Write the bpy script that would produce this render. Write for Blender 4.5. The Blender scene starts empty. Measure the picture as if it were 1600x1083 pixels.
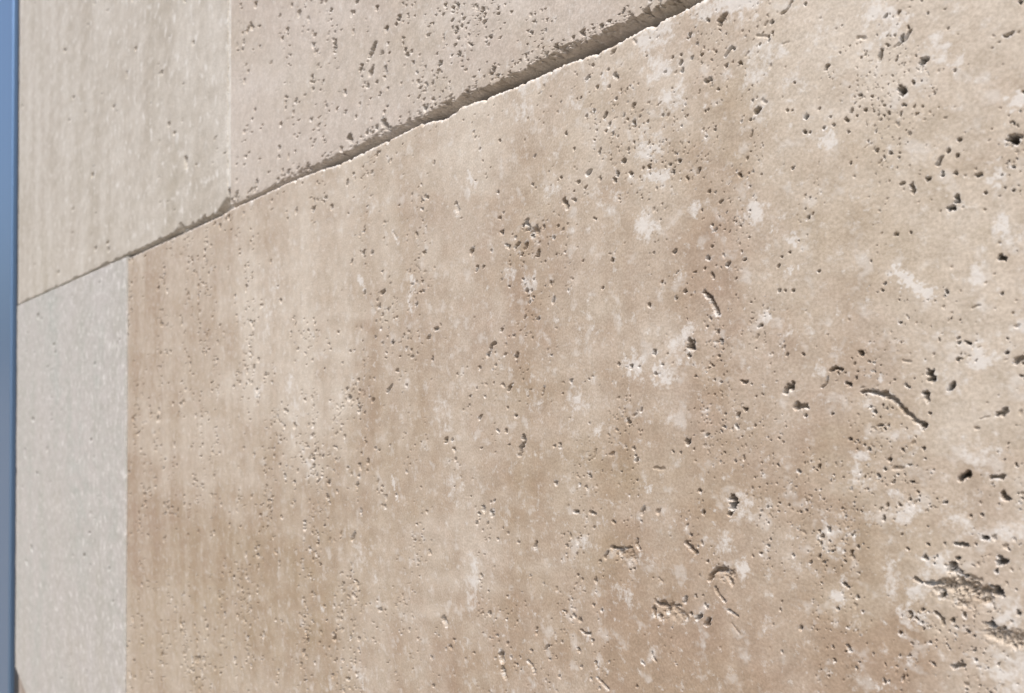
import bpy, math
import numpy as np
from mathutils import Vector, Matrix

S = bpy.context.scene
COL = S.collection

# ------------------------------------------------------------------ camera
# The wall lies in the plane Y = 0, X runs along it (the far end is at -X), Z is up.
DIST = 0.1595                    # camera to wall, metres
YAW = math.atan(967 / 1155)      # angle between the view axis and the wall's course lines
PITCH = math.radians(0.5)
cam = bpy.data.cameras.new("camera")
cam_o = bpy.data.objects.new("camera", cam)
COL.objects.link(cam_o)
cam.sensor_width = 36.0
cam.sensor_fit = 'HORIZONTAL'
cam.lens = 36.0 * 1155 / 1600
cam.shift_y = 13.4 / 1600
cam.clip_start = 0.005
cam.clip_end = 500.0
a = Vector((-math.cos(YAW), math.sin(YAW), 0.0))
fw = (a * math.cos(PITCH) + Vector((0, 0, 1)) * math.sin(PITCH)).normalized()
rt = Vector((math.sin(YAW), math.cos(YAW), 0.0))
up = rt.cross(fw)
M = Matrix((rt, up, -fw)).transposed().to_4x4()
M.translation = Vector((0, -DIST, 0))
cam_o.matrix_world = M
cam.dof.use_dof = True
cam.dof.focus_distance = 0.215
cam.dof.aperture_fstop = 25.0
S.camera = cam_o

# ------------------------------------------------------------------ light
SUN_EL, SUN_AZ = math.radians(60), math.radians(152)     # azimuth clockwise from +Y
w = bpy.data.worlds.new("World")
S.world = w
w.use_nodes = True
nt = w.node_tree
sky = nt.nodes.new("ShaderNodeTexSky")
sky.sky_type = 'NISHITA'
sky.sun_disc = False
sky.sun_elevation = SUN_EL
sky.sun_rotation = SUN_AZ
sky.air_density = 1.0
sky.dust_density = 5.0
bg = nt.nodes["Background"]
bg.inputs[1].default_value = 0.125
nt.links.new(sky.outputs[0], bg.inputs[0])
sun = bpy.data.lights.new("sun", 'SUN')
sun.energy = 2.0
sun.angle = math.radians(32)
sun.color = (1.0, 0.955, 0.89)
sun_o = bpy.data.objects.new("sun", sun)
COL.objects.link(sun_o)
sd = Vector((math.sin(SUN_AZ) * math.cos(SUN_EL), math.cos(SUN_AZ) * math.cos(SUN_EL), math.sin(SUN_EL)))
sun_o.rotation_euler = sd.to_track_quat('Z', 'Y').to_euler()
S.view_settings.view_transform = 'Standard'
S.view_settings.look = 'None'
S.view_settings.gamma = 1.0
S.view_settings.exposure = 0.63
S.cycles.max_bounces = 8
S.cycles.diffuse_bounces = 2
S.cycles.use_denoising = True
S.cycles.denoiser = 'OPENIMAGEDENOISE'
S.cycles.denoising_input_passes = 'RGB_ALBEDO_NORMAL'
S.cycles.denoising_prefilter = 'ACCURATE'

# ------------------------------------------------------------------ survey of the wall, in 0.05 mm
PITS = (
    "3 18 -6517 3365;3 19 -5998 3253;3 16 -5640 3068;3 19 -5274 2844;2 16 -5325 2811;2 25 -5476 2823;"
    "2 30 -7247 3600;2 16 -7744 3752;2 21 -8325 3838;1 14 -6568 3279;2 18 -7677 3482;1 13 -7168 3377;"
    "2 27 -6903 3158;2 20 -6432 3033 -6432 2941;2 24 -5672 2759 -5756 2688;1 25 -5562 2646;2 12 -5428 2603;"
    "2 19 -5915 2645 -5930 2621;3 24 -5747 2537;2 16 -5494 2502 -5507 2424;2 18 -5798 2425;2 14 -5643 2422;"
    "2 16 -5588 2296;2 11 -5454 2313;2 14 -5174 2548;3 17 -4671 2283;3 17 -4427 2278;2 12 -4529 2296;"
    "2 11 -4478 2360;2 12 -4279 2298;3 16 -4146 2499;3 14 -4448 2648;2 10 -4212 2546;2 10 -4174 2439;2 8 -4397 2556;"
    "2 12 -4397 2473;1 8 -5101 2758;2 8 -5029 2778;2 9 -3942 2231;2 10 -3827 2366;3 25 -5533 2048 -5474 1979;"
    "3 18 -5642 2027;2 18 -5811 2018;2 23 -6140 2067 -6109 2016;2 15 -6219 2316;2 15 -6018 2212;2 16 -6615 2473;"
    "2 19 -6954 2427;2 12 -6755 2408;2 19 -7321 2711;2 17 -6912 2720;1 12 -6566 2861;1 10 -6398 2761;"
    "1 12 -6348 2530;2 22 -7714 2561;1 11 -7880 2563;2 23 -7755 2316;2 18 -7755 2223;2 29 -7026 1968;"
    "2 11 -5467 2160;2 12 -5520 2127;2 10 -5124 2148;2 11 -4776 2039;1 9 -4602 2065;2 16 -6725 3523;2 14 -6638 3491;"
    "1 21 -7984 3318;2 13 -7458 3230;1 17 -7035 3477;1 11 -6113 3176;3 29 -8440 4138;2 19 -8614 3967 -8537 3884;"
    "2 24 -11146 5193;1 19 -11828 5425;2 30 -11079 2905 -11040 2782;1 23 -10604 2716;2 19 -11634 3392;"
    "2 19 -8554 2830;2 19 -8455 2917;1 13 -9602 3228;2 13 -9304 2750;2 13 -9448 2631;2 13 -2147 1734 -2175 1712;"
    "1 8 -2047 1623;1 6 -1968 1573 -1917 1552;1 6 -2029 1588;1 5 -2003 1668;2 6 -1951 1524;"
    "3 8 -2361 1714 -2366 1699;2 6 -2316 1653;3 7 -2417 1625;3 10 -2417 1583;2 7 -2472 1627;2 7 -2346 1587;"
    "2 9 -2286 1581;1 12 -2518 1564;1 8 -2454 1540;2 8 -2407 1539;1 6 -2213 1586 -2199 1565;"
    "2 7 -2110 1561 -2143 1527;2 9 -2138 1482;2 9 -2061 1466;1 5 -2012 1509 -2030 1495;3 8 -2262 1441 -2233 1441;"
    "2 6 -2185 1374;1 9 -2743 1817 -2725 1793;1 7 -2578 1770;2 8 -2887 1661 -2863 1631;2 7 -2937 1704;"
    "2 7 -2991 1692;2 7 -2931 1600;2 7 -2773 1559;1 5 -2772 1654;1 8 -2839 1555;1 8 -2791 1473;"
    "1 4 -2832 1705 -2851 1692;2 5 -2650 1693;2 8 -3160 1602;2 6 -3194 1601;3 8 -2950 1450 -2969 1431;"
    "3 9 -2743 1347 -2738 1328;2 6 -2788 1376;2 6 -2697 1369;2 7 -2642 1325;2 4 -2634 1497;"
    "2 3 -2551 1408 -2573 1397;1 8 -2475 1461;2 6 -2535 1334;2 6 -2863 1298;2 8 -2738 1233;2 7 -2783 1205;"
    "3 9 -2827 1148 -2809 1139;3 10 -2629 1075;3 8 -2429 1065;3 8 -2471 1018;3 8 -2767 1069;"
    "2 6 -3073 1142 -3107 1134;2 8 -3575 1335;2 6 -3443 1210;3 13 -1965 1211;1 8 -1939 1255 -1918 1237;"
    "2 5 -1995 1266;2 6 -2053 1183;2 6 -2004 1175;2 4 -1996 1118 -2000 1092;2 6 -2207 1177;1 5 -2158 1064;"
    "2 4 -2663 1269;2 4 -2387 1351;1 4 -2434 1227;1 4 -3140 1363;2 4 -3040 1437;2 8 -3654 2181;1 6 -3670 2256;"
    "2 5 -1786 1671 -1806 1645 -1834 1633;3 8 -1888 1610;3 6 -1885 1560;2 5 -1904 1546;1 8 -1482 1401 -1451 1388;"
    "1 6 -1577 1472;1 5 -1647 1543;2 5 -1360 1452;2 5 -1266 1354 -1288 1326 -1317 1315;2 6 -1381 1313 -1391 1272;"
    "2 5 -1356 1325;1 4 -1421 1280;3 8 -1224 1214 -1205 1219;3 9 -1618 1314;1 5 -1648 1269;"
    "3 9 -1308 1133 -1292 1108;1 5 -1161 1158;2 5 -1103 1141;1 4 -1055 1151;1 4 -937 1114;1 6 -1137 1396;"
    "2 4 -1199 1404;2 4 -1125 1316;1 4 -1091 1282;1 5 -968 1234;2 6 -929 1220 -910 1223;1 5 -887 1218;1 5 -950 1203;"
    "1 5 -973 1187;3 7 -879 1331;2 4 -1223 1463;1 4 -1802 1486 -1834 1490;1 5 -1819 1376;1 4 -1625 1413;"
    "2 5 -1775 1288;3 9 -1717 1117;3 7 -1726 1050;2 5 -1700 1039;3 6 -1633 1046;2 6 -1590 1049;"
    "2 6 -1536 1064 -1529 1052;2 4 -1487 1062;2 4 -1787 1165;2 5 -1813 1172;2 5 -1656 1138;1 4 -1656 1185;"
    "1 5 -1835 1238;1 5 -1324 991 -1312 978;1 5 -1213 976;1 6 -1136 966;1 9 -1274 932;1 5 -1413 999;"
    "1 3 -1436 926 -1453 916;2 6 -1401 894;2 6 -1347 872;2 6 -1514 863;2 3 -1488 879;1 4 -1207 874;1 3 -1177 861;"
    "2 7 -1087 869;1 5 -986 840;1 5 -975 880;1 4 -1068 890;1 3 -1045 897;2 8 -1125 830;2 6 -1151 811 -1166 785;"
    "2 6 -1096 808;1 4 -1074 819;3 18 -902 826;1 5 -948 955;1 4 -1101 998;1 5 -1176 1079;2 7 -1784 900;"
    "1 5 -1832 921;1 4 -1383 823;2 4 -1148 753;1 6 -1030 739;2 4 -1099 743;2 13 -6153 1658 -6169 1632;"
    "2 17 -6611 1582;3 21 -6883 1512;3 23 -6485 1464;1 9 -6705 1590;2 9 -6152 1357;1 7 -5910 1295;"
    "2 10 -4875 1299 -4830 1272;2 12 -4456 1173 -4426 1109;1 8 -4386 1050;3 12 -4249 805 -4268 784;3 8 -4032 771;"
    "2 10 -4186 672 -4205 651;2 14 -3921 882;3 10 -3844 774;2 11 -3939 991;2 7 -3904 1016;2 10 -3960 1169;"
    "2 9 -3921 561;1 5 -3930 817;2 16 -6073 908;1 9 -6013 945;3 13 -5702 950;1 11 -5859 928;2 11 -5529 763;"
    "3 12 -5542 587 -5494 597;3 13 -5835 607;2 9 -5397 657;2 15 -5582 473;2 11 -5435 431;2 10 -5637 345;"
    "2 11 -5555 280;2 9 -5293 364;2 11 -5650 207;3 13 -5364 153;2 11 -5527 156;2 15 -7347 457;2 13 -7299 381;"
    "1 14 -7018 378;1 9 -6744 297;2 10 -6338 272;3 10 -4696 257 -4729 246;3 10 -4806 192 -4828 184;2 9 -4653 280;"
    "3 8 -3991 127 -4036 114;2 6 -3835 173;2 8 -5258 1292;1 7 -5359 1081 -5282 1011;1 8 -5437 1173;1 8 -5585 1283;"
    "1 9 -5880 1066;2 10 -5085 734;1 6 -5002 765 -4955 728;1 7 -4230 315;1 10 -6979 240;1 13 -8335 1454;"
    "2 15 -8313 492;1 11 -8294 1102;1 6 -4456 598;2 12 -6046 1699;3 10 -2762 1057;2 7 -2466 1004;"
    "3 9 -3087 1130 -3107 1124;3 9 -3174 1094 -3181 1088;2 6 -3002 1085 -2999 1070;3 8 -2895 1057 -2882 1045;"
    "2 5 -3107 1052 -3127 1041;3 8 -3328 1149;2 9 -3599 1157;2 5 -3568 1126;3 11 -3307 1004 -3272 953;3 9 -3209 985;"
    "2 5 -3216 1042;3 15 -3655 915 -3639 870;3 11 -3602 818;1 9 -3529 855;3 11 -3537 707 -3545 687;"
    "2 11 -3655 778 -3671 748;2 9 -3736 788 -3777 761;2 10 -3769 835;3 9 -3398 782;3 9 -3358 852;2 6 -3272 849;"
    "1 7 -3398 943;2 7 -3375 671;2 6 -3479 642;2 5 -3048 856 -3035 844;2 6 -3141 608;3 9 -2904 585;"
    "1 5 -2933 628 -2914 624;2 9 -2456 588 -2462 582;2 8 -2253 532 -2245 523;2 6 -2270 478;2 7 -2226 447 -2219 426;"
    "1 6 -2088 463;2 7 -2542 429;1 4 -2553 389;2 7 -2452 340 -2452 333;3 8 -2390 368;1 7 -2354 346;"
    "2 10 -2275 357 -2236 326 -2208 267 -2193 242;2 8 -2980 432;1 7 -2993 388;2 7 -2636 317 -2631 308;1 4 -2642 265;"
    "3 10 -3545 279;2 10 -3785 174;1 6 -3461 153;1 6 -3647 535;2 7 -3591 533;2 8 -3612 464;2 8 -3631 389;"
    "2 5 -2446 468;3 15 -2360 100;2 6 -1947 172;2 6 -1151 741;2 8 -1202 731;2 6 -1099 737;1 6 -1068 721;"
    "2 9 -1022 715;1 6 -1499 806;2 7 -1263 723 -1255 692;1 5 -1294 709;1 5 -1436 703;1 5 -1363 681;1 4 -1191 647;"
    "1 4 -1238 647;3 8 -1097 645 -1093 631;2 7 -998 642;1 5 -952 622;3 8 -1126 606 -1109 602;1 6 -1077 599;"
    "1 6 -1155 601;1 6 -1001 580;1 6 -1391 636;3 12 -946 394;1 7 -953 446;2 5 -1270 529;1 5 -1118 371;1 5 -970 330;"
    "1 5 -997 298;2 6 -944 254;1 5 -1046 204 -1021 216;1 5 -1085 274;1 5 -968 199;1 6 -1147 217;1 8 -911 178;"
    "1 8 -896 130;2 6 -1309 160;1 5 -1525 183;1 5 -1720 233;1 4 -1815 242;2 6 -1660 403;2 6 -1842 491;2 6 -1858 448;"
    "2 5 -1802 505;2 8 -1855 331;2 5 -1826 329;2 7 -1784 326;3 7 -1058 71;2 6 -1091 69;1 4 -1228 155;1 4 -1082 150;"
    "1 4 -1312 268;1 5 -900 225;2 19 -8890 -249;2 15 -8680 -273;2 13 -8809 -428;2 11 -8550 -679;1 15 -10354 -972;"
    "2 15 -8422 -1067;2 15 -8310 36 -8309 9;2 13 -7238 128;2 12 -6101 90;2 10 -6025 101;2 9 -5461 74;2 10 -4755 31;"
    "2 10 -5663 -145;2 14 -5949 -164;1 9 -6045 -156;2 12 -6167 -249 -6177 -272;3 16 -6108 -328 -6124 -343;"
    "2 11 -5740 -307;3 12 -5676 -330 -5695 -341;3 11 -5368 -200 -5446 -256;3 14 -5933 -421 -5933 -449;"
    "2 10 -5837 -449;1 8 -5499 -373;2 19 -7558 -514;2 8 -4439 -94;3 11 -4027 100 -4072 45;2 8 -3987 -24;"
    "1 6 -3991 -61;3 9 -3827 -167 -3847 -195;2 7 -3912 -153 -3898 -169;2 8 -4108 -247;3 9 -4154 -390 -4173 -406;"
    "3 12 -4567 -582 -4588 -596;2 8 -3857 -314;2 10 -3968 -473 -3956 -483;3 12 -3869 -472;2 8 -3839 -563;"
    "2 7 -4148 -610;1 11 -4540 -743;2 13 -6206 -692;1 9 -6350 -670;2 14 -5647 -745;2 10 -5578 -759;2 9 -5406 -699;"
    "1 7 -5970 -788;2 9 -6349 -819;2 14 -6820 -884;1 9 -6624 -717;1 11 -6774 -791;1 15 -7390 -1009;2 13 -6143 -964;"
    "2 13 -6072 -1019;2 11 -5786 -957;1 8 -5660 -994;2 12 -5141 -891;2 13 -5960 -1094 -5969 -1124;1 9 -6142 -1161;"
    "2 11 -5518 -1058;1 12 -5497 -1143;2 11 -5302 -1103;2 12 -6513 -1172;2 12 -6354 -1214;3 17 -6563 -1293;"
    "1 7 -6179 -1276;3 17 -7309 -1257;2 8 -7296 -1318;1 18 -7375 -1481;2 15 -7642 -1661;"
    "3 12 -4126 -1025 -4117 -1046;3 19 -4026 -1054;2 12 -4172 -1083;2 9 -3996 -961;2 8 -4044 -973;1 7 -4248 -843;"
    "1 6 -4117 -821;3 17 -2350 79;3 8 -2365 29;3 10 -2595 51 -2598 44;1 7 -2511 39;3 10 -2761 -32;2 5 -2705 -27;"
    "2 5 -2545 -16;1 7 -2474 -9;3 7 -2589 -68;3 12 -3752 43 -3764 32;2 6 -3760 -5;2 7 -3420 38;1 5 -3714 -90;"
    "3 10 -3247 -120;1 8 -3315 -134;2 6 -3318 -199;2 6 -3487 -158 -3507 -215;1 9 -3736 -266;3 11 -3769 -365;"
    "1 7 -3256 -349;1 6 -2928 -292;2 6 -3089 -368;3 12 -3695 -496 -3682 -527 -3719 -572 -3728 -615;2 7 -3391 -533;"
    "2 9 -3341 -518 -3344 -533;1 9 -3036 -520 -3049 -569;1 13 -2903 -527 -2916 -542;2 7 -2718 -545 -2735 -556;"
    "1 9 -2599 -583 -2539 -579;1 5 -3162 -464;3 10 -2371 -414 -2381 -426;3 5 -2477 -482;3 6 -2423 -477;"
    "2 6 -2171 -104;2 7 -2052 -100 -2026 -101;2 5 -2002 -109;3 6 -2044 -231 -2026 -235;2 4 -2167 -293;"
    "1 5 -2277 -357 -2296 -362;1 7 -2331 -514;3 11 -3381 -760;2 6 -3120 -748 -3109 -761;2 5 -2724 -666;"
    "2 5 -2836 -630;1 6 -2777 -754;1 4 -2753 -773;2 9 -2299 -667;3 13 -2108 -673 -2090 -694 -2113 -721;"
    "3 10 -2125 -759;1 4 -1958 -652 -1950 -662;2 8 -3218 -919 -3187 -910;2 8 -3083 -896 -3056 -901;1 6 -2998 -869;"
    "2 8 -2673 -806 -2690 -848;1 16 -2572 -816;2 6 -3802 -150;2 6 -1468 -129 -1421 -129;"
    "2 9 -1421 -129 -1368 -139 -1329 -163;2 8 -1329 -163 -1292 -204 -1249 -240 -1215 -255;2 14 -1224 -262;"
    "3 8 -1471 34;2 6 -1735 33;1 7 -1184 29;1 6 -1297 3 -1272 -1;3 11 -1194 -42 -1193 -67;3 8 -1128 -107 -1113 -91;"
    "2 8 -932 36;2 8 -904 0 -881 9;2 11 -1215 -129 -1209 -154;2 5 -1288 -95 -1279 -106;2 6 -1200 -207;"
    "2 8 -962 -199 -938 -180 -944 -204;1 9 -1034 -255;1 4 -1023 -221 -991 -210;1 5 -997 -159;1 4 -959 -129;"
    "3 8 -1824 -142 -1808 -115;3 7 -1796 -126 -1784 -100;2 10 -1776 -218 -1761 -198 -1722 -208;2 7 -1726 -248;"
    "2 6 -1599 -232;2 4 -1620 -71 -1627 -100 -1650 -118;3 5 -1605 -43 -1587 -25 -1558 -35;3 6 -1534 -94 -1520 -103;"
    "2 5 -1434 -192;1 4 -1381 -198;1 3 -1385 -296 -1401 -304;3 6 -1521 -337;2 4 -1489 -341;2 4 -1459 -357;"
    "2 4 -1493 -378;2 6 -1304 -366;2 6 -1226 -349;2 9 -1356 -409;1 8 -1340 -445 -1308 -439;2 8 -1401 -484;"
    "1 6 -1371 -519;3 10 -1085 -454 -1063 -434;2 7 -981 -438 -947 -434;2 10 -945 -494 -935 -514;1 5 -976 -473;"
    "1 8 -884 -486;2 7 -1143 -557;2 5 -1275 -565;2 5 -1241 -561;1 5 -1212 -598;1 4 -1172 -583;2 5 -1017 -586;"
    "1 3 -1069 -517;2 18 -7065 -1621 -7064 -1686;2 13 -6013 -1547 -6064 -1607;2 19 -6939 -1864;2 16 -8292 -2105;"
    "1 11 -6582 -1977;2 14 -6411 -2298;2 12 -6614 -2350;2 10 -6249 -2317;3 13 -6265 -2377;2 12 -6562 -2475;"
    "2 13 -6992 -2534;3 15 -7630 -2769;2 14 -7794 -2800;2 12 -6683 -2616;3 21 -6400 -2597;2 12 -6510 -2717;"
    "1 15 -6486 -2789;2 13 -6824 -2955;2 9 -6360 -2781;2 12 -6241 -2754;2 10 -6075 -2773;2 11 -6896 -3105;"
    "1 10 -6076 -2461;1 8 -5658 -2347;1 8 -5759 -2442;2 12 -5096 -2153;3 18 -4609 -1939 -4581 -1968;"
    "3 13 -4050 -1751;2 8 -4123 -1772;3 11 -4473 -2057;3 14 -4518 -2124;2 8 -4581 -2157;2 15 -4776 -2277;"
    "2 9 -4236 -2084;2 8 -4336 -2154;3 20 -3920 -1991 -3917 -2034;3 13 -3904 -2090 -3882 -2137;2 10 -3856 -1901;"
    "1 8 -4473 -2312;2 11 -4202 -1150;2 7 -4170 -1124;2 7 -3961 -1220;2 8 -3908 -1134;1 10 -4000 -1422;"
    "2 7 -4068 -1599;2 7 -3865 -1741;1 8 -4964 -2579;1 7 -4123 -2301;2 7 -3848 -1156;1 6 -5086 -1311;"
    "2 8 -2948 -1109 -2961 -1144;2 8 -2910 -1072 -2855 -1072;2 9 -2851 -1071 -2843 -1097;"
    "2 5 -2812 -1059 -2758 -1044;2 7 -2717 -991 -2723 -1024 -2700 -1042;1 9 -2873 -1145;1 7 -2729 -1092;"
    "2 10 -2604 -1348 -2606 -1384;2 9 -2582 -1316 -2516 -1313;2 9 -2511 -1316 -2511 -1350;1 16 -2560 -1380;"
    "2 5 -2489 -1302 -2426 -1286;2 8 -2390 -1230 -2400 -1262;2 8 -2329 -1215;2 8 -2359 -1311;"
    "2 10 -2299 -1303 -2319 -1329;2 10 -2265 -1249;2 11 -2250 -1315 -2265 -1343;2 5 -2284 -1199;"
    "2 10 -2384 -951 -2328 -986;2 9 -2254 -1017;2 10 -2245 -1109 -2211 -1053 -2154 -1036;"
    "2 7 -2127 -1082 -2113 -1103;2 7 -2207 -1141 -2192 -1170 -2155 -1197;2 5 -2136 -1233 -2082 -1250;"
    "1 5 -2118 -1296 -2073 -1335;3 10 -3221 -1550 -3214 -1553;3 10 -3166 -1558;"
    "2 7 -3159 -1621 -3132 -1633 -3085 -1619;3 11 -3186 -1745;2 6 -3038 -1279;2 8 -3159 -1839;"
    "2 7 -3039 -1772 -3033 -1804;2 9 -3567 -1168 -3575 -1206;2 6 -3559 -1717 -3567 -1760;"
    "2 7 -3483 -1828 -3445 -1797;2 8 -3646 -1956 -3606 -1969 -3583 -2009;2 9 -3349 -1957;"
    "2 7 -3026 -1863 -2937 -1899;2 8 -3079 -1885;2 7 -3743 -1199;2 6 -3291 -1188;2 7 -3622 -1394;2 7 -3498 -1417;"
    "2 5 -2616 -1588 -2616 -1615 -2593 -1630;2 5 -2695 -1666 -2672 -1672;1 7 -2489 -932;1 4 -2505 -900;"
    "1 6 -2184 -1434;2 7 -2725 -1814;1 6 -2570 -1174 -2543 -1189;1 6 -2672 -1512;2 6 -1957 -917;2 5 -1996 -940;"
    "2 6 -2904 -919 -2885 -928;1 4 -2517 -1705;2 6 -1259 -883 -1235 -891;2 8 -1213 -892 -1168 -880;"
    "1 9 -1082 -834 -1048 -833 -1021 -833;2 12 -1157 -924;3 8 -1116 -794;2 9 -1098 -769;2 8 -1216 -790;"
    "3 14 -964 -866;2 15 -953 -748;3 10 -1006 -673;1 11 -977 -665;1 7 -909 -656;1 9 -937 -691;"
    "3 5 -1110 -713 -1067 -710;2 4 -1150 -719;2 6 -1207 -736;2 5 -1287 -768;1 7 -1026 -779;1 6 -935 -826;"
    "1 6 -919 -774;3 11 -986 -995;2 8 -897 -928;1 7 -923 -969;1 8 -987 -1047 -957 -1015;2 9 -1120 -1016;"
    "2 6 -1181 -1000 -1157 -1017 -1152 -1040;2 7 -1229 -1002;1 5 -1134 -1061;2 6 -1317 -1119;"
    "2 7 -1118 -1198 -1086 -1176;2 6 -1041 -1146;1 10 -1072 -1252;1 6 -1305 -1290;2 6 -1425 -1237;"
    "3 6 -1535 -1236 -1525 -1254;3 9 -1541 -975;3 6 -1492 -1016;1 6 -1503 -1049;2 6 -1581 -1088;3 6 -1662 -873;"
    "2 5 -1643 -896;3 6 -1788 -895;2 6 -1546 -873;2 5 -1509 -848;3 5 -1904 -842;2 5 -1855 -1163;2 5 -1847 -1122;"
    "1 4 -1626 -1330;1 4 -1521 -1137;1 4 -1246 -975;1 4 -1267 -1163")
PATCHES = (
    "9 29 -1616 991;9 21 -901 969;6 22 -1095 1173;6 34 -1427 1509 -1323 1417;5 38 -1164 1252;5 24 -965 726;"
    "3 34 -1455 1347;3 43 -1655 1470;4 26 -1242 1147;4 44 -1779 1289;4 45 -1859 1479;7 53 -2639 1769;"
    "6 52 -2528 1802;6 49 -2271 1812;7 40 -2156 1802 -1994 1733;6 61 -2551 1591;5 60 -2476 1422;5 71 -2640 1175;"
    "4 46 -1944 1183;4 62 -1977 1416;3 49 -3201 1583;4 74 -3711 1657;4 37 -2937 1653;4 31 -3342 1832 -3711 1806;"
    "8 14 -5085 696 -5037 627 -5108 491 -5060 385;8 18 -5952 759 -5835 650;7 14 -4298 1356 -4221 1261;"
    "3 106 -7790 1008 -7920 668 -8100 322;4 54 -3827 604;7 8 -5372 1083 -5270 976;6 9 -4477 1129 -4406 1047;"
    "2 56 -5955 1434 -5667 1372;7 53 -2664 754;8 43 -1980 719;5 42 -2375 151;6 15 -2452 442;4 29 -2333 799;"
    "6 26 -2629 1023 -2519 1001;6 52 -3631 502;5 27 -1938 222;3 43 -3108 240;3 56 -2989 922;3 46 -2889 980;"
    "3 61 -3416 1093;8 24 -945 514;9 14 -1327 372 -1264 320 -1198 270;8 10 -1810 428;8 9 -1778 431;7 11 -1891 628;"
    "4 26 -1845 668;5 31 -1032 332;6 11 -1572 227;5 22 -1791 148;6 22 -1782 562;6 21 -960 700;3 47 -889 461;"
    "6 9 -1444 650;4 36 -896 107;5 63 -24604 -792;5 49 -18244 -347;5 44 -16195 -423;5 21 -11190 -310;"
    "5 40 -17199 -2354;5 69 -27237 -4385;3 71 -11570 -1298;5 84 -7424 -218;5 73 -8331 -365;6 17 -5663 -28;"
    "7 8 -5366 -959 -5264 -1157;3 132 -7282 -495;4 80 -6972 -1055;3 95 -4474 -947;3 97 -4641 -388;6 23 -7400 -785;"
    "6 22 -6919 -763;6 54 -2746 -18;6 52 -2532 -69;6 24 -3010 -396;7 18 -2644 -687;4 68 -3203 -234;5 10 -2296 -189;"
    "5 16 -2009 -310;6 16 -2089 -245;4 68 -2426 59;4 63 -2045 -703;2 52 -2533 -242;3 62 -3600 -239;6 43 -1022 6;"
    "6 12 -1381 -74;5 16 -1152 -57;5 41 -1462 -411;5 53 -1306 -613;5 13 -1692 -427;4 34 -1480 -516;4 49 -1013 -354;"
    "3 39 -1267 -300;5 29 -1653 -36;6 25 -5641 -1861;4 58 -4236 -1443 -4255 -1701;6 31 -6666 -2386;6 38 -6491 -3057;"
    "7 10 -5626 -2093 -5557 -2103;3 86 -5928 -1725;4 71 -5865 -2820;4 49 -3158 -1092;4 55 -2813 -1328;"
    "4 49 -2173 -907;5 31 -2036 -1007;3 38 -2987 -1794;6 38 -1156 -813;6 42 -925 -943;5 40 -1285 -1050;"
    "5 66 -927 -1153;5 43 -1602 -779;5 21 -1530 -745;5 32 -1581 -1044;5 13 -1356 -1283;5 14 -1409 -1388;"
    "4 50 -1086 -622;5 36 -908 -635;4 60 -1297 -922")
EDGE = (
    "-29547 1862 -14439 1831 -11695 1843 -9588 1859 -9194 1886 -8397 1884 -7499 1894 -6735 1877 -6329 1850 -5898 "
    "1859 -5297 1872 -4957 1884 -4802 1870 -4645 1841 -4535 1842 -4381 1878 -4165 1862 -4076 1851 -4033 1857 -3810 "
    "1847 -3430 1849 -3313 1854 -3092 1839 -2937 1838 -2696 1853 -2517 1860 -2483 1858 -2282 1866 -1800 1868 -1200 "
    "1858 0 1868 6800 1864 ")
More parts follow.
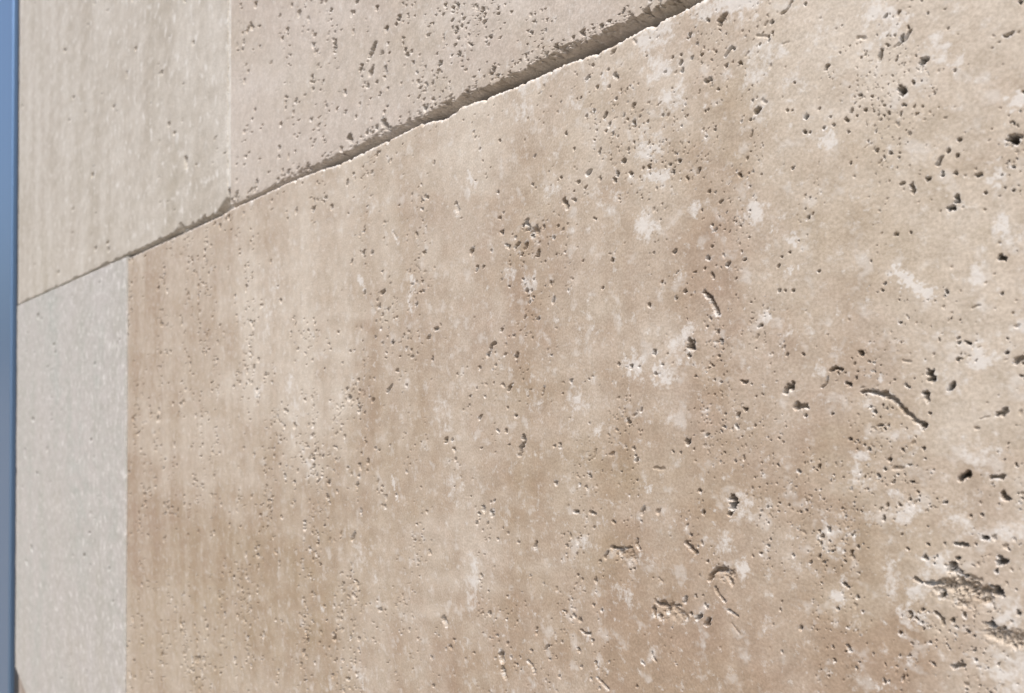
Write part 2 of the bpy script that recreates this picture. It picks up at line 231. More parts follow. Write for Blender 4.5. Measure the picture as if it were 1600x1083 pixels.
TONES = (  # stone colour, with some shade towards the bottom painted in
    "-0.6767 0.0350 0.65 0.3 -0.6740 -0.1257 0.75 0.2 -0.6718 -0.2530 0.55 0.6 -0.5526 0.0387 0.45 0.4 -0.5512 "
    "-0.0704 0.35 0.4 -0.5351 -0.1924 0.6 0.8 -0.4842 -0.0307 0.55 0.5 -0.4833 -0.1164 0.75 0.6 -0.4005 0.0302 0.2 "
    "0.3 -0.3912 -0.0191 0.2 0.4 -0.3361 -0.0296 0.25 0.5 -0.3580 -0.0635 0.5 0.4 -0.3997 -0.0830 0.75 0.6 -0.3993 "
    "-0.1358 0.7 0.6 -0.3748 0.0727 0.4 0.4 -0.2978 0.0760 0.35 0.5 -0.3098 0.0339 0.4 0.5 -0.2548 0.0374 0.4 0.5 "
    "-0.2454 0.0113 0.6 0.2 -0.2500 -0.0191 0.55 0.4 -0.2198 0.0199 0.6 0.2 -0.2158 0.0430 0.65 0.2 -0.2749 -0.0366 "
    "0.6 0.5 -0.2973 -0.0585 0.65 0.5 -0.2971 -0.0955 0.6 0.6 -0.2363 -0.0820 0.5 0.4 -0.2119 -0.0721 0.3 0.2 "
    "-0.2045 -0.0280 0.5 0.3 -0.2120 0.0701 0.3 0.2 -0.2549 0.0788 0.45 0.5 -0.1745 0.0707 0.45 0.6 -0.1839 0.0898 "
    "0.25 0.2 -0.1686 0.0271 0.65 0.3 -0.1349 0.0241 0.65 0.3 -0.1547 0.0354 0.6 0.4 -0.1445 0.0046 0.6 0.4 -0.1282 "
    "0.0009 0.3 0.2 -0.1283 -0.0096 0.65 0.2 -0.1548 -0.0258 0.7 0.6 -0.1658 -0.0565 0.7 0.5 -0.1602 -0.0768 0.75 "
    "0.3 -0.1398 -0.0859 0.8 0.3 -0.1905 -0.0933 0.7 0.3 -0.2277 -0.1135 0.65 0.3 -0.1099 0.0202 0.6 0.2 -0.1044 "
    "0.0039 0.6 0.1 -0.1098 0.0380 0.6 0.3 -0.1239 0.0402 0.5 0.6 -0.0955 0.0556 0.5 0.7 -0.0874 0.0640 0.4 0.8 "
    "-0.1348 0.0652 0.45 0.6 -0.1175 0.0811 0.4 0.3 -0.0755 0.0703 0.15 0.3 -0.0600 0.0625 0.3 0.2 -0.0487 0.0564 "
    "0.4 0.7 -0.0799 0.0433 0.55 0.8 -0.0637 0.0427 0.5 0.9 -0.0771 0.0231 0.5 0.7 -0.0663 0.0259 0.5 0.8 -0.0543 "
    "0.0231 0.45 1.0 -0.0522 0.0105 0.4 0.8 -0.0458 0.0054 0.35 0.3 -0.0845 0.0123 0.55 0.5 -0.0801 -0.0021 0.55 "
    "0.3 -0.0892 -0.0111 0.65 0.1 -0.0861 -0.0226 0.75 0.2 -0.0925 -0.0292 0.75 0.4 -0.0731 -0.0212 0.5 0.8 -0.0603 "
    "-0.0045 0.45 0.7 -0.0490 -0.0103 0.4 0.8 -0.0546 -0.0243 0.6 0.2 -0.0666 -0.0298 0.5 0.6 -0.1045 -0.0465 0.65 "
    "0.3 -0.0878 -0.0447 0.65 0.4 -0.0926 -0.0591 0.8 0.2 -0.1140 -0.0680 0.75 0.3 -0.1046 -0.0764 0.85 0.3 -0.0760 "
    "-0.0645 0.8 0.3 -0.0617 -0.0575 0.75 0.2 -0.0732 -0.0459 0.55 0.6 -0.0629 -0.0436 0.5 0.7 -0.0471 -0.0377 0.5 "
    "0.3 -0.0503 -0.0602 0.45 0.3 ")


def dec(t):
    out = []
    for e in t.split(";"):
        v = [int(c) for c in e.split()]
        out.append((v[0], v[1] * 5e-5, np.array(v[2:], float).reshape(-1, 2) * 5e-5))
    return out
PITS = dec(PITS); PATCHES = dec(PATCHES)
EDGE = np.array([int(c) for c in EDGE.split()], float).reshape(-1, 2) * 5e-5
EDGE = EDGE[np.argsort(EDGE[:, 0])]
TONES = np.array([float(c) for c in TONES.split()]).reshape(-1, 4)

# ------------------------------------------------------------------ numpy noise
rng = np.random.default_rng(7)
_perm = rng.permutation(4096).astype(np.int32)
_gx = np.cos(np.arange(4096) * 2 * math.pi / 4096).astype(np.float32)
_gy = np.sin(np.arange(4096) * 2 * math.pi / 4096).astype(np.float32)

def perlin(x, y, seed=0):
    xi = np.floor(x); yi = np.floor(y)
    xf = (x - xi).astype(np.float32); yf = (y - yi).astype(np.float32)
    xi = xi.astype(np.int64); yi = yi.astype(np.int64)
    u = xf * xf * xf * (xf * (xf * 6 - 15) + 10)
    v = yf * yf * yf * (yf * (yf * 6 - 15) + 10)
    def g(ix, iy, fx, fy):
        h = _perm[(_perm[(ix + seed * 131) & 4095] + iy) & 4095]
        return _gx[h] * fx + _gy[h] * fy
    n00 = g(xi, yi, xf, yf); n10 = g(xi + 1, yi, xf - 1, yf)
    n01 = g(xi, yi + 1, xf, yf - 1); n11 = g(xi + 1, yi + 1, xf - 1, yf - 1)
    return ((n00 * (1 - u) + n10 * u) * (1 - v) + (n01 * (1 - u) + n11 * u) * v) * 1.5

def fbm(x, y, size, octaves, seed=0, gain=0.5):
    s = 0.0; amp = 1.0
    for k in range(octaves):
        s = s + amp * perlin(x / size, y / size, seed + k)
        size *= 0.5; amp *= gain
    return s

def sstep(t):
    t = np.clip(t, 0, 1)
    return t * t * (3 - 2 * t)

def depth_of(X):                 # depth along the view axis of the wall's point at X
    return -X * math.cos(YAW) + DIST * math.sin(YAW)

def seg_dist(x, z, pts):
    if len(pts) == 1:
        return np.hypot(x - pts[0, 0], z - pts[0, 1])
    d = None
    for p, q in zip(pts[:-1], pts[1:]):
        e = q - p; L = max(float(e @ e), 1e-14)
        t = np.clip(((x - p[0]) * e[0] + (z - p[1]) * e[1]) / L, 0, 1)
        dd = np.hypot(x - p[0] - t * e[0], z - p[1] - t * e[1])
        d = dd if d is None else np.minimum(d, dd)
    return d

# ------------------------------------------------------------------ materials
def nodes(name):
    m = bpy.data.materials.new(name); m.use_nodes = True
    t = m.node_tree
    return m, t, t.nodes["Principled BSDF"]

def N(t, kind, **kw):
    n = t.nodes.new(kind)
    for k, v in kw.items():
        setattr(n, k, v)
    return n

def noise_node(t, vec, scale, detail, rough=0.6):
    n = N(t, "ShaderNodeTexNoise")
    n.inputs["Scale"].default_value = scale
    n.inputs["Detail"].default_value = detail
    n.inputs["Roughness"].default_value = rough
    t.links.new(vec, n.inputs["Vector"])
    return n.outputs["Fac"]

def ramp(t, fac, p0, p1):
    r = N(t, "ShaderNodeMapRange"); r.interpolation_type = 'SMOOTHSTEP'
    r.inputs[1].default_value = p0; r.inputs[2].default_value = p1
    t.links.new(fac, r.inputs[0])
    return r.outputs[0]

def mix(t, fac, c0, c1, mode='MIX'):
    n = N(t, "ShaderNodeMix"); n.data_type = 'RGBA'; n.blend_type = mode
    if isinstance(fac, float): n.inputs[0].default_value = fac
    else: t.links.new(fac, n.inputs[0])
    for s, c in ((6, c0), (7, c1)):
        if isinstance(c, tuple): n.inputs[s].default_value = (*c, 1)
        else: t.links.new(c, n.inputs[s])
    return n.outputs[2]

def stone_material(name, pale, pink, ochre, white, grain=520.0, rough=0.62, fleck=0.0, fleck_scale=95.0):
    """Travertine: pale ground, a pinkish and an ochre brown, white calcite and a fine grain."""
    m, t, b = nodes(name)
    tc = N(t, "ShaderNodeTexCoord"); vec = tc.outputs["Object"]
    def attr(nm):
        n = N(t, "ShaderNodeAttribute"); n.attribute_name = nm
        return n.outputs["Fac"]
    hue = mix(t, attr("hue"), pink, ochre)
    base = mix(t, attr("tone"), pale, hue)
    # fine mottling
    n1 = noise_node(t, vec, grain * 0.35, 6, 0.65)
    n2 = noise_node(t, vec, grain * 2.6, 4, 0.6)
    f1 = mix(t, ramp(t, n1, 0.3, 0.7), (0.90, 0.893, 0.88), (1.07, 1.07, 1.075))
    f2 = mix(t, ramp(t, n2, 0.25, 0.75), (0.84, 0.825, 0.80), (1.14, 1.14, 1.15))
    base = mix(t, 1.0, base, f1, 'MULTIPLY')
    base = mix(t, 1.0, base, f2, 'MULTIPLY')
    # white crystals in the ground and marked patches, and light painted on edges
    n3 = noise_node(t, vec, grain * 1.1, 5, 0.7)
    n4 = noise_node(t, vec, grain * 0.55, 7, 0.75)
    soft = N(t, "ShaderNodeMath"); soft.operation = 'MULTIPLY_ADD'
    t.links.new(n4, soft.inputs[0]); soft.inputs[1].default_value = 3.8
    t.links.new(attr("calcite_glint"), soft.inputs[2])
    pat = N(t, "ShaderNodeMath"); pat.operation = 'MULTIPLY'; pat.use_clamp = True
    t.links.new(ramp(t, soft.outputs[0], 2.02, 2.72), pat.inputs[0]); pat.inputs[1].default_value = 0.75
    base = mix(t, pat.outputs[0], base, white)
    if fleck:
        n5 = noise_node(t, vec, fleck_scale, 3, 0.6)
        fl = N(t, "ShaderNodeMath"); fl.operation = 'MULTIPLY'
        t.links.new(ramp(t, n5, 0.55, 0.69), fl.inputs[0]); fl.inputs[1].default_value = fleck
        base = mix(t, fl.outputs[0], base, white)
    spk = N(t, "ShaderNodeMath"); spk.operation = 'MULTIPLY'
    t.links.new(ramp(t, n3, 0.60, 0.74), spk.inputs[0]); spk.inputs[1].default_value = 0.6
    base = mix(t, spk.outputs[0], base, white)
    t.links.new(base, b.inputs["Base Color"])
    rr = N(t, "ShaderNodeMapRange")
    t.links.new(n1, rr.inputs[0]); rr.inputs[3].default_value = rough - 0.08; rr.inputs[4].default_value = rough + 0.1
    t.links.new(rr.outputs[0], b.inputs["Roughness"])
    b.inputs["Specular IOR Level"].default_value = 0.35
    bp = N(t, "ShaderNodeBump")
    bp.inputs["Strength"].default_value = 0.25
    bp.inputs["Distance"].default_value = 0.00022
    mx = N(t, "ShaderNodeMath"); mx.operation = 'ADD'
    t.links.new(n2, mx.inputs[0]); t.links.new(n3, mx.inputs[1])
    t.links.new(mx.outputs[0], bp.inputs["Height"])
    t.links.new(bp.outputs[0], b.inputs["Normal"])
    return m

M_MAIN = stone_material("beige_travertine", (0.515, 0.470, 0.408), (0.330, 0.253, 0.194), (0.350, 0.288, 0.203), (0.63, 0.62, 0.60), fleck=0.38, fleck_scale=170.0)
M_UPPER = stone_material("pinkish_travertine", (0.51, 0.475, 0.435), (0.405, 0.35, 0.30), (0.40, 0.355, 0.285), (0.60, 0.585, 0.56))
M_CREAM = stone_material("pale_cream_travertine", (0.495, 0.475, 0.432), (0.40, 0.368, 0.32), (0.392, 0.366, 0.31), (0.60, 0.59, 0.56), grain=300.0, fleck=0.9)
M_GREY = stone_material("cool_grey_travertine", (0.455, 0.448, 0.438), (0.375, 0.405, 0.385), (0.41, 0.40, 0.37), (0.68, 0.68, 0.67), grain=300.0, fleck=0.6)
M_BROWN = stone_material("brown_travertine", (0.36, 0.32, 0.29), (0.27, 0.22, 0.19), (0.27, 0.23, 0.18), (0.5, 0.48, 0.46), grain=300.0, fleck=0.9)

m, t, b = nodes("mortar")
tc = N(t, "ShaderNodeTexCoord")
t.links.new(mix(t, noise_node(t, tc.outputs["Object"], 400.0, 5), (0.05, 0.04, 0.03), (0.12, 0.095, 0.07)), b.inputs["Base Color"])
b.inputs["Roughness"].default_value = 0.95
M_MORTAR = m
m, t, b = nodes("white_grout")
tc = N(t, "ShaderNodeTexCoord")
t.links.new(mix(t, noise_node(t, tc.outputs["Object"], 260.0, 5, 0.7), (0.42, 0.41, 0.38), (0.62, 0.61, 0.58)), b.inputs["Base Color"])
b.inputs["Roughness"].default_value = 0.9
M_GROUT = m
m, t, b = nodes("blue_grey_metal")
tc = N(t, "ShaderNodeTexCoord")
mp = N(t, "ShaderNodeMapping"); mp.inputs["Scale"].default_value = (120.0, 120.0, 1.5)
t.links.new(tc.outputs["Object"], mp.inputs[0])
brush = noise_node(t, mp.outputs[0], 1.0, 3)
t.links.new(mix(t, brush, (0.17, 0.29, 0.48), (0.23, 0.36, 0.56)), b.inputs["Base Color"])
b.inputs["Metallic"].default_value = 0.85
b.inputs["Roughness"].default_value = 0.45
M_METAL = m
m, t, b = nodes("dark_rubber")
tc = N(t, "ShaderNodeTexCoord")
t.links.new(mix(t, noise_node(t, tc.outputs["Object"], 300.0, 3), (0.012, 0.014, 0.018), (0.025, 0.028, 0.033)), b.inputs["Base Color"])
b.inputs["Roughness"].default_value = 0.7
M_RUBBER = m

# ------------------------------------------------------------------ mesh helpers
def mesh_grid(name, V, attrs, mat, parent, closed_back=None):
    """V: (cols, rows, 3). One sheet, its rim turned back into the wall by closed_back metres."""
    nc, nr = V.shape[:2]
    verts = V.reshape(-1, 3)
    idx = np.arange(nc * nr, dtype=np.int64).reshape(nc, nr)
    q = np.stack([idx[:-1, :-1], idx[1:, :-1], idx[1:, 1:], idx[:-1, 1:]], -1).reshape(-1, 4)
    if closed_back:
        ring = np.concatenate([idx[:, 0], idx[-1, 1:], idx[-2::-1, -1], idx[0, -2:0:-1]])
        rv = verts[ring].copy(); rv[:, 1] = closed_back
        r2 = len(verts) + np.arange(len(ring))
        verts = np.concatenate([verts, rv])
        a0, a1 = ring, np.roll(ring, -1); b0, b1 = r2, np.roll(r2, -1)
        q = np.concatenate([q, np.stack([a1, a0, b0, b1], -1)])
    me = bpy.data.meshes.new(name)
    me.vertices.add(len(verts)); me.vertices.foreach_set("co", verts.astype(np.float32).ravel())
    me.loops.add(q.size); me.loops.foreach_set("vertex_index", q.astype(np.int32).ravel())
    me.polygons.add(len(q))
    me.polygons.foreach_set("loop_start", np.arange(0, q.size, 4, dtype=np.int32))
    me.polygons.foreach_set("use_smooth", np.ones(len(q), bool))
    me.update(calc_edges=True)
    for k, arr in attrs.items():
        full = np.zeros(len(verts), np.float32); full[:nc * nr] = arr.ravel()
        at = me.attributes.new(k, 'FLOAT', 'POINT'); at.data.foreach_set("value", full)
    me.materials.append(mat)
    o = bpy.data.objects.new(name, me); COL.objects.link(o); o.parent = parent
    return o

def box(name, lo, hi, mat, parent, bev=0.0):
    import bmesh
    bm = bmesh.new()
    bmesh.ops.create_cube(bm, size=1.0)
    for v in bm.verts:
        for i in range(3):
            v.co[i] = lo[i] if v.co[i] < 0 else hi[i]
    if bev:
        bmesh.ops.bevel(bm, geom=list(bm.edges), offset=bev, segments=2, affect='EDGES', profile=0.5)
    me = bpy.data.meshes.new(name); bm.to_mesh(me); bm.free()
    me.materials.append(mat)
    o = bpy.data.objects.new(name, me); COL.objects.link(o); o.parent = parent
    return o

def columns(q0, q1, n, left=None, right=None):
    """X of the mesh columns: the nearer the camera, the finer."""
    q = np.linspace(q0, q1, n)
    X = -DIST * (math.cos(YAW) - q * math.sin(YAW)) / (math.sin(YAW) + q * math.cos(YAW))
    if left is not None:
        X = X[X > left + 1e-4]; X = np.concatenate([[left], X])
    if right is not None:
        X = X[X < right - 1e-4]
        step = max((right - X[-1]) / 24, 1e-5)
        X = np.concatenate([X, np.linspace(X[-1], right, max(2, int(min(24, (right - X[-1]) / 1e-3))) + 1)[1:]])
    return X

def rows(X, zbot, ztop, nb, nd, nt_, e=0.0012):
    d = depth_of(X)
    lo = np.maximum(zbot + e, np.minimum(-0.4485 * 1.12 * d - 0.002, ztop - 3 * e))
    hi = np.minimum(ztop - e, np.maximum(0.4892 * 1.12 * d + 0.002, zbot + 3 * e))
    tb = np.linspace(0, 1, nb, endpoint=False); td = np.linspace(0, 1, nd, endpoint=False); tt = np.linspace(0, 1, nt_)
    Z = np.concatenate([zbot[:, None] + (lo - zbot)[:, None] * tb, lo[:, None] + (hi - lo)[:, None] * td,
                        hi[:, None] + (ztop - hi)[:, None] * tt], 1)
    return Z

def carve(H, X, XX, Z, wx, wz, pits, rim):
    for kind, r, pts in pits:
        r = r * {1: 1.0, 2: 1.18, 3: 1.28}[kind]
        R = r * 1.8 + 0.0006
        i0 = np.searchsorted(X, pts[:, 0].min() - R); i1 = np.searchsorted(X, pts[:, 0].max() + R)
        if i1 - i0 < 1: continue
        zs = Z[i0:i1]
        cm = ((zs > pts[:, 1].min() - R) & (zs < pts[:, 1].max() + R)).any(0)
        js = np.nonzero(cm)[0]
        if len(js) == 0: continue
        j0, j1 = js[0], js[-1] + 1
        sl = (slice(i0, i1), slice(j0, j1))
        k = min(1.0, r / 0.0009)
        x = XX[sl] + wx[sl] * k; z = Z[sl] + wz[sl] * k
        d = seg_dist(x, z, pts)
        depth = min(r * {1: 1.1, 2: 4.0, 3: 8.0}[kind], 0.009)
        edge = 0.34 if kind > 1 else 0.7
        f = sstep((r * 1.08 - d) / (r * edge))
        lip = sstep((r * 1.55 - d) / (r * 0.9)) * r * 0.06
        cut = -(f * depth + lip)
        H[sl] = np.minimum(H[sl], cut)
        if kind > 1:                                   # pale lining at a pore's mouth, also painting the light its rim catches
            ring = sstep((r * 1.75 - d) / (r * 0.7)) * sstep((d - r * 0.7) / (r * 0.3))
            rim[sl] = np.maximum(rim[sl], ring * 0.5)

def chamfer(d, a_):
    t = np.clip(1 - d / a_, 0, 1)
    return -a_ * (1 - np.sqrt(np.maximum(0, 1 - t * t)))

def spread(n, X, zlo, zhi, rmin, rmax, cover, seed, kinds=(1, 2, 3), prob=(0.45, 0.4, 0.15)):
    """small random pores in clusters"""
    g = np.random.default_rng(seed); out = []
    q0, q1 = 0, len(X) - 1
    while len(out) < n:
        k = 4000
        xi = X[g.integers(q0, q1, k)]
        d = depth_of(xi)
        zt = np.minimum(zhi, 0.53 * d); zb = np.maximum(zlo, -0.48 * d)
        zi = zb + (zt - zb) * g.random(k)
        ok = fbm(xi, zi * 0.35, 0.03, 3, seed) + fbm(xi * 1.0, zi * 0.5, 0.012, 2, seed + 9) > 1.0 * g.random(k) + cover
        r = (rmin + (rmax - rmin) * g.random(k) ** 3) * d
        kd = g.choice(kinds, k, p=prob)
        an = g.normal(math.pi / 2, 0.7, k); ln = r * g.choice([0, 0.0, 1.2, 2.5], k)
        for i in np.nonzero(ok & (zi < zhi - 0.001) & (zi > zlo + 0.001))[0]:
            p = [[xi[i], zi[i]]]
            if ln[i] > 0: p.append([xi[i] + math.cos(an[i]) * ln[i], zi[i] + math.sin(an[i]) * ln[i]])
            out.append((int(kd[i]), float(r[i]), np.array(p)))
            if len(out) >= n: break
    return out

def patches_field(XX, Z, X, wx, wz):
    c = np.zeros(Z.shape, np.float32)
    for st, r, pts in PATCHES:
        R = r * 2.6
        i0 = np.searchsorted(X, pts[:, 0].min() - R); i1 = np.searchsorted(X, pts[:, 0].max() + R)
        if i1 - i0 < 1: continue
        x = XX[i0:i1] + wx[i0:i1] * 2.5; z = Z[i0:i1] + wz[i0:i1] * 2.5
        d = seg_dist(x, z, pts)
        c[i0:i1] = np.maximum(c[i0:i1], sstep((r * 2.3 - d) / (r * 2.0)) * st / 9.0)
    return c

JOINT = 0.0932          # height of the bed joint above the camera
LOWBED = -0.5080        # the bed joint under the long slab
THICK = 0.03

wall = bpy.data.objects.new("stone_wall", None); COL.objects.link(wall)
wall["label"] = "travertine stone wall of large pitted beige and pale grey slabs with a rough dark joint"
wall["category"] = "wall"

def slab(X, zbot, ztop, counts, mat, label, tone, proud=0.0, arris=0.0009, height=None, pits=(), patches=True, rough=1.0, seed=0, lip=None, crater=None):
    Z = rows(X, zbot, ztop, *counts)
    XX = np.repeat(X[:, None], Z.shape[1], 1)
    wx = fbm(XX, Z, 0.0014, 3, 40 + seed, 0.7) * 0.00055
    wz = fbm(XX, Z, 0.0014, 3, 50 + seed, 0.7) * 0.00055
    H = np.zeros_like(Z)
    rim = np.zeros_like(Z)
    carve(H, X, XX, Z, wx, wz, pits, rim)
    if crater:
        crater(H, X, XX, Z, wx, wz)
    H += fbm(XX, Z, 0.03, 3, 60 + seed) * 0.00012 * rough
    H += fbm(XX, Z, 0.0016, 3, 70 + seed) * 0.000022 * rough
    de = np.minimum(np.minimum(ztop[:, None] - Z, Z - zbot[:, None]), np.minimum(XX - X[0], X[-1] - XX))
    de = np.maximum(de + wx * 0.6, 0)
    H += chamfer(de, arris) if lip is None else chamfer(np.maximum(ztop[:, None] - Z + wx * 0.6, 0), arris) + chamfer(np.maximum(XX - X[0], 0), 0.0004)
    if height is not None:
        H = height(H, XX, Z, wx, wz)
    V = np.stack([XX, -(H + proud), Z], -1)
    T, Hu = tone(XX, Z, wx, wz)
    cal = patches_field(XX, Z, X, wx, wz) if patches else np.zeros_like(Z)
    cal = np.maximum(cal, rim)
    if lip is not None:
        cal = np.maximum(cal, sstep((lip + wx * 2 - (ztop[:, None] - Z)) / 0.0008) * 0.7)  # pale line along the top edge, painting in the light it catches
    o = mesh_grid("stone_slab", V, {"tone": np.clip(T, 0, 1.15), "hue": np.clip(Hu, 0, 1), "calcite_glint": cal}, mat, wall, THICK)
    o["label"] = label
    return o

# --- the long beige slab in the middle course
def edge_at(X):
    return np.interp(X, EDGE[:, 0], EDGE[:, 1]) - np.maximum(perlin(X / 0.0055, X * 0, 6) - 0.22, 0) * 0.0028 - np.maximum(perlin(X / 0.0021, X * 0, 7) - 0.25, 0) * 0.0012 + perlin(X / 0.004, X * 0, 3) * 0.00018 + perlin(X / 0.0013, X * 0, 4) * 0.0001

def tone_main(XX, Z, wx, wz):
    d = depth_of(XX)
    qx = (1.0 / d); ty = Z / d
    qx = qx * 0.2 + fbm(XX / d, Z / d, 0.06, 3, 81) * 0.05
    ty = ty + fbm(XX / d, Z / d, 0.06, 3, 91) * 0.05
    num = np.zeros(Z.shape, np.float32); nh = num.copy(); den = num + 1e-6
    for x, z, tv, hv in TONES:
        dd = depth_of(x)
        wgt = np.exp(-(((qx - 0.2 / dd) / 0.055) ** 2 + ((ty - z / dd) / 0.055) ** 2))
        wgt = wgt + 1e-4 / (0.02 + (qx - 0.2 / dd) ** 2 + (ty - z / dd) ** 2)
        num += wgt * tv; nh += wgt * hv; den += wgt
    T = 0.52 + (num / den - 0.50) * 1.5; Hh = 0.40 + (nh / den - 0.42) * 0.95  # contrast raised so the stone tones also paint the shade lower down
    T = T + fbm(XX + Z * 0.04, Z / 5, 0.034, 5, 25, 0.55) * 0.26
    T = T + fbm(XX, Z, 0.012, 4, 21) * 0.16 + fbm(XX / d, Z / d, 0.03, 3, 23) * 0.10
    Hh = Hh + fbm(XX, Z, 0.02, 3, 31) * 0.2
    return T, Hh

CRATERS = [(-0.05432, -0.04489, 0.00601, 0.00361, 0.0023), (-0.04640, -0.05155, 0.00425, 0.00238, 0.0019), (-0.05520, -0.04099, 0.00236, 0.00150, 0.0030), (-0.12410, -0.06701, 0.00645, 0.00307, 0.0011), (-0.14095, -0.05472, 0.00496, 0.00291, 0.0012), (-0.10859, -0.05291, 0.00370, 0.00224, 0.0014), (-0.17886, 0.04154, 0.00349, 0.00249, 0.0015)]
def craters(H, X, XX, Z, wx, wz):
    """broken-out hollows with a crumbly floor, deep under their upper lip and shallow below"""
    for cx, cz, rx, rz, dep in CRATERS:
        i0 = np.searchsorted(X, cx - rx * 1.6); i1 = np.searchsorted(X, cx + rx * 1.6)
        x = (XX[i0:i1] + wx[i0:i1] * 1.6 - cx) / rx; z = (Z[i0:i1] + wz[i0:i1] * 1.6 - cz) / rz
        d = np.hypot(x, z) + fbm(XX[i0:i1], Z[i0:i1], 0.006, 3, 171) * 0.30
        f = sstep((1.0 - d) / 0.55)
        floor_ = dep * (0.30 + 0.70 * np.clip(z + 0.2, -0.3, 0.7)) + fbm(XX[i0:i1], Z[i0:i1], 0.0030, 5, 173, 0.75) * dep * 0.55
        H[i0:i1] = np.minimum(H[i0:i1], -f * np.maximum(floor_, 0.0002))

X = columns(-0.5205, 0.76, 1215, left=-0.7229, right=0.34)
pr = spread(9000, X[:1215], -0.5, JOINT - 0.001, 0.0005, 0.0020, -0.10, 5)
pm = PITS + [p for k, p in enumerate(pr) if p[2][0, 0] < -0.27 or p[1] < 0.00017 or k % 3 == 0]
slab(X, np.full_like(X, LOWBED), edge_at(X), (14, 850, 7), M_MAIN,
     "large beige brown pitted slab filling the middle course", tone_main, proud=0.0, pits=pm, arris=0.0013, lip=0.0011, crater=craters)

# --- the pinkish slab above it, its lower edge worn away
def worn(H, XX, Z, wx, wz):
    d = Z - (JOINT + 0.0025)
    reach = 0.0050 + fbm(XX, XX * 0, 0.03, 3, 101) * 0.0030 + fbm(XX, Z, 0.006, 3, 103) * 0.0030
    reach = np.maximum(reach, 0.0012) * (0.35 + 0.65 * sstep((XX + 0.44) / 0.10))
    blot = np.exp(-(((XX + 0.458) / 0.010) ** 2)) * 0.009
    reach = reach + blot
    reach = reach * 0.46 + fbm(XX, Z, 0.0028, 4, 109, 0.75) * 0.0018
    f = np.clip(1 - d / np.maximum(reach, 0.0008), 0, 1)
    rag = fbm(XX, Z, 0.0030, 5, 107, 0.75)
    dep = 0.0058 * (0.4 + 0.6 * sstep((XX + 0.44) / 0.12))
    cut = -dep * (0.10 * sstep(f * 2.5) + 0.90 * f ** 2.4) + np.minimum(rag, 0.15) * (0.0011 + 0.0010 * f) * sstep(f * 2.0)
    return np.minimum(H, cut + np.minimum(H, 0) * 0.8)

def tone_upper(XX, Z, wx, wz):
    d = depth_of(XX)
    T = 0.42 + fbm(XX / d, Z / d, 0.12, 3, 121) * 0.45 + fbm(XX, Z, 0.012, 4, 123) * 0.15
    Hh = 0.35 + fbm(XX / d, Z / d, 0.09, 3, 125) * 0.6
    return T, Hh
X = columns(-0.3875, 0.42, 620, left=-0.4642, right=0.40)
pu = PITS + spread(700, X[:600], JOINT + 0.004, 0.5, 0.0007, 0.0024, -0.15, 15)
pu = pu + spread(80, X[:600], JOINT + 0.0040, JOINT + 0.0085, 0.0008, 0.0030, -1.2, 17, prob=(0.2, 0.5, 0.3))
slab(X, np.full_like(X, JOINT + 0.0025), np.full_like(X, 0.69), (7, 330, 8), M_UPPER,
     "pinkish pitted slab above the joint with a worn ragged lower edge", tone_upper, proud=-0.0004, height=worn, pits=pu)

# --- the smooth cream slab at the upper left
def worn_left(H, XX, Z, wx, wz):
    d = Z - (JOINT + 0.0022)
    reach = 0.0006 + fbm(XX, XX * 0, 0.05, 3, 111) * 0.0014 + fbm(XX, Z, 0.006, 3, 113) * 0.0022
    reach = np.maximum(reach, 0.0) + np.exp(-(((XX + 0.468) / 0.013) ** 2)) * 0.008 + np.exp(-(((XX + 0.565) / 0.006) ** 2)) * 0.005
    f = sstep((reach - d) / np.maximum(reach * 0.6, 0.0008))
    cut = -f * 0.0045 + fbm(XX, Z, 0.004, 3, 117, 0.6) * 0.001 * f
    return np.minimum(H, cut)

def tone_soft(k, base, amp):
    def f(XX, Z, wx, wz):
        d = depth_of(XX)
        return (base + fbm(XX / 0.35, Z, 0.16, 4, 130 + k) * amp + fbm(XX / 2.5, Z, 0.014, 3, 140 + k) * 0.40,
                0.5 + fbm(XX, Z, 0.2, 3, 150 + k) * 0.6)
    return f
X = columns(-0.6690, -0.375, 200, left=-1.4795, right=-0.4668)
pc = PITS + spread(45, X, JOINT + 0.01, 0.6, 0.0012, 0.0026, 0.1, 25, prob=(0.7, 0.25, 0.05))
slab(X, np.full_like(X, JOINT + 0.0022), np.full_like(X, 0.69), (6, 330, 6), M_CREAM,
     "smooth pale cream grey slab at the upper left beside the metal frame", tone_soft(1, 0.42, 0.60), proud=0.0, height=worn_left, pits=pc, rough=2.0)

# --- the cool grey slab at the lower left
X = columns(-0.6690, -0.515, 130, left=-1.4795, right=-0.7232)
pg = spread(50, X, LOWBED + 0.01, JOINT - 0.01, 0.0012, 0.0028, 0.1, 35, prob=(0.9, 0.1, 0.0))
slab(X, np.full_like(X, LOWBED), np.full_like(X, JOINT) + perlin(X / 0.02, X * 0, 8) * 0.0006, (6, 420, 7), M_GREY,
     "cool light grey slab at the left end of the middle course", tone_soft(2, 0.4, 0.4), proud=0.0010, pits=pg, arris=0.0012, rough=3.0)

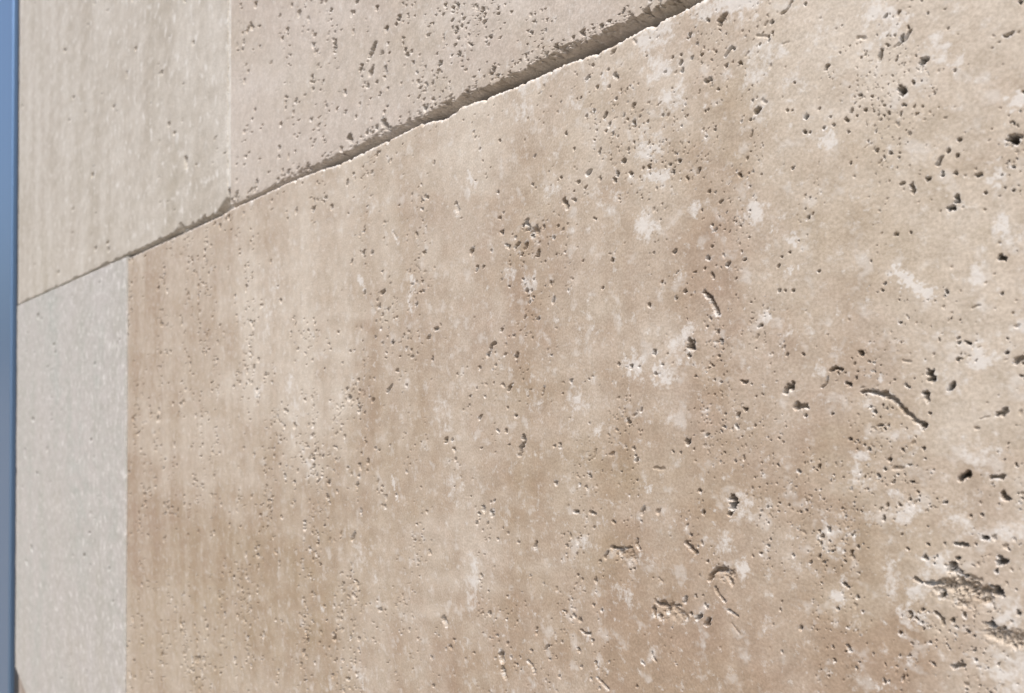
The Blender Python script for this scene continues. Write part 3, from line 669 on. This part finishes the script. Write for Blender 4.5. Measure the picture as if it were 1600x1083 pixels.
# --- the top of the course below, seen in the lower left corner
for x0, x1 in ((-1.4795, -1.02), (-1.0170, 0.34)):
    X = np.linspace(x0, x1, 90)
    slab(X, np.full_like(X, -1.10), np.full_like(X, LOWBED - 0.004), (10, 60, 5), M_BROWN,
         "brownish slab below the grey one, its corner showing at the bottom left" if x0 < -1.2 else "brownish slab under the long beige one",
         tone_soft(3, 0.5, 0.4), proud=-0.004, patches=False, arris=0.003)

# --- pale grout in the upright joint of the top course, mortar behind everything
Zg = np.linspace(JOINT + 0.014, 0.69, 260); Xg = np.linspace(-0.4680, -0.4630, 9)
XX = np.repeat(Xg[:, None], len(Zg), 1); ZZ = np.repeat(Zg[None, :], len(Xg), 0)
XX = XX + np.where(np.abs(XX + 0.4655) > 0.0018, fbm(XX, ZZ, 0.006, 3, 161) * 0.0008, 0)
YY = 0.0002 + 0.0008 * (np.abs(XX + 0.4655) / 0.0025) ** 2 + fbm(XX, ZZ, 0.004, 3, 163) * 0.0005
mesh_grid("grout_joint", np.stack([XX, YY, ZZ], -1), {}, M_GROUT, wall, 0.02)
box("mortar_bed", (-1.4790, THICK - 0.012, -1.10), (0.40, 0.12, 0.69), M_MORTAR, wall)

# ------------------------------------------------------------------ unseen paving, added to bounce warm light up onto the wall
m, t, b = nodes("paving")
tc = N(t, "ShaderNodeTexCoord")
t.links.new(mix(t, noise_node(t, tc.outputs["Object"], 6.0, 8, 0.7), (0.15, 0.12, 0.09), (0.26, 0.21, 0.155)), b.inputs["Base Color"])
b.inputs["Roughness"].default_value = 0.9
me = bpy.data.meshes.new("unseen_pavement")
me.from_pydata([(-150, -150, -1.1), (150, -150, -1.1), (150, 150, -1.1), (-150, 150, -1.1)], [], [(0, 1, 2, 3)])
me.materials.append(m)
g_o = bpy.data.objects.new("unseen_pavement", me); COL.objects.link(g_o); g_o["kind"] = "structure"

# ------------------------------------------------------------------ metal frame at the wall's end
fr = bpy.data.objects.new("metal_frame", None); COL.objects.link(fr)
fr.location = (0, 0, 0)
fr["label"] = "blue grey metal frame strip with dark gasket at the left end of the wall"
fr["category"] = "frame"
box("face_panel", (-2.60, -0.004, -1.10), (-1.5400, 0.06, 0.95), M_METAL, fr, 0.003)
box("gasket", (-1.5390, 0.004, -1.10), (-1.4810, 0.05, 0.95), M_RUBBER, fr, 0.002)
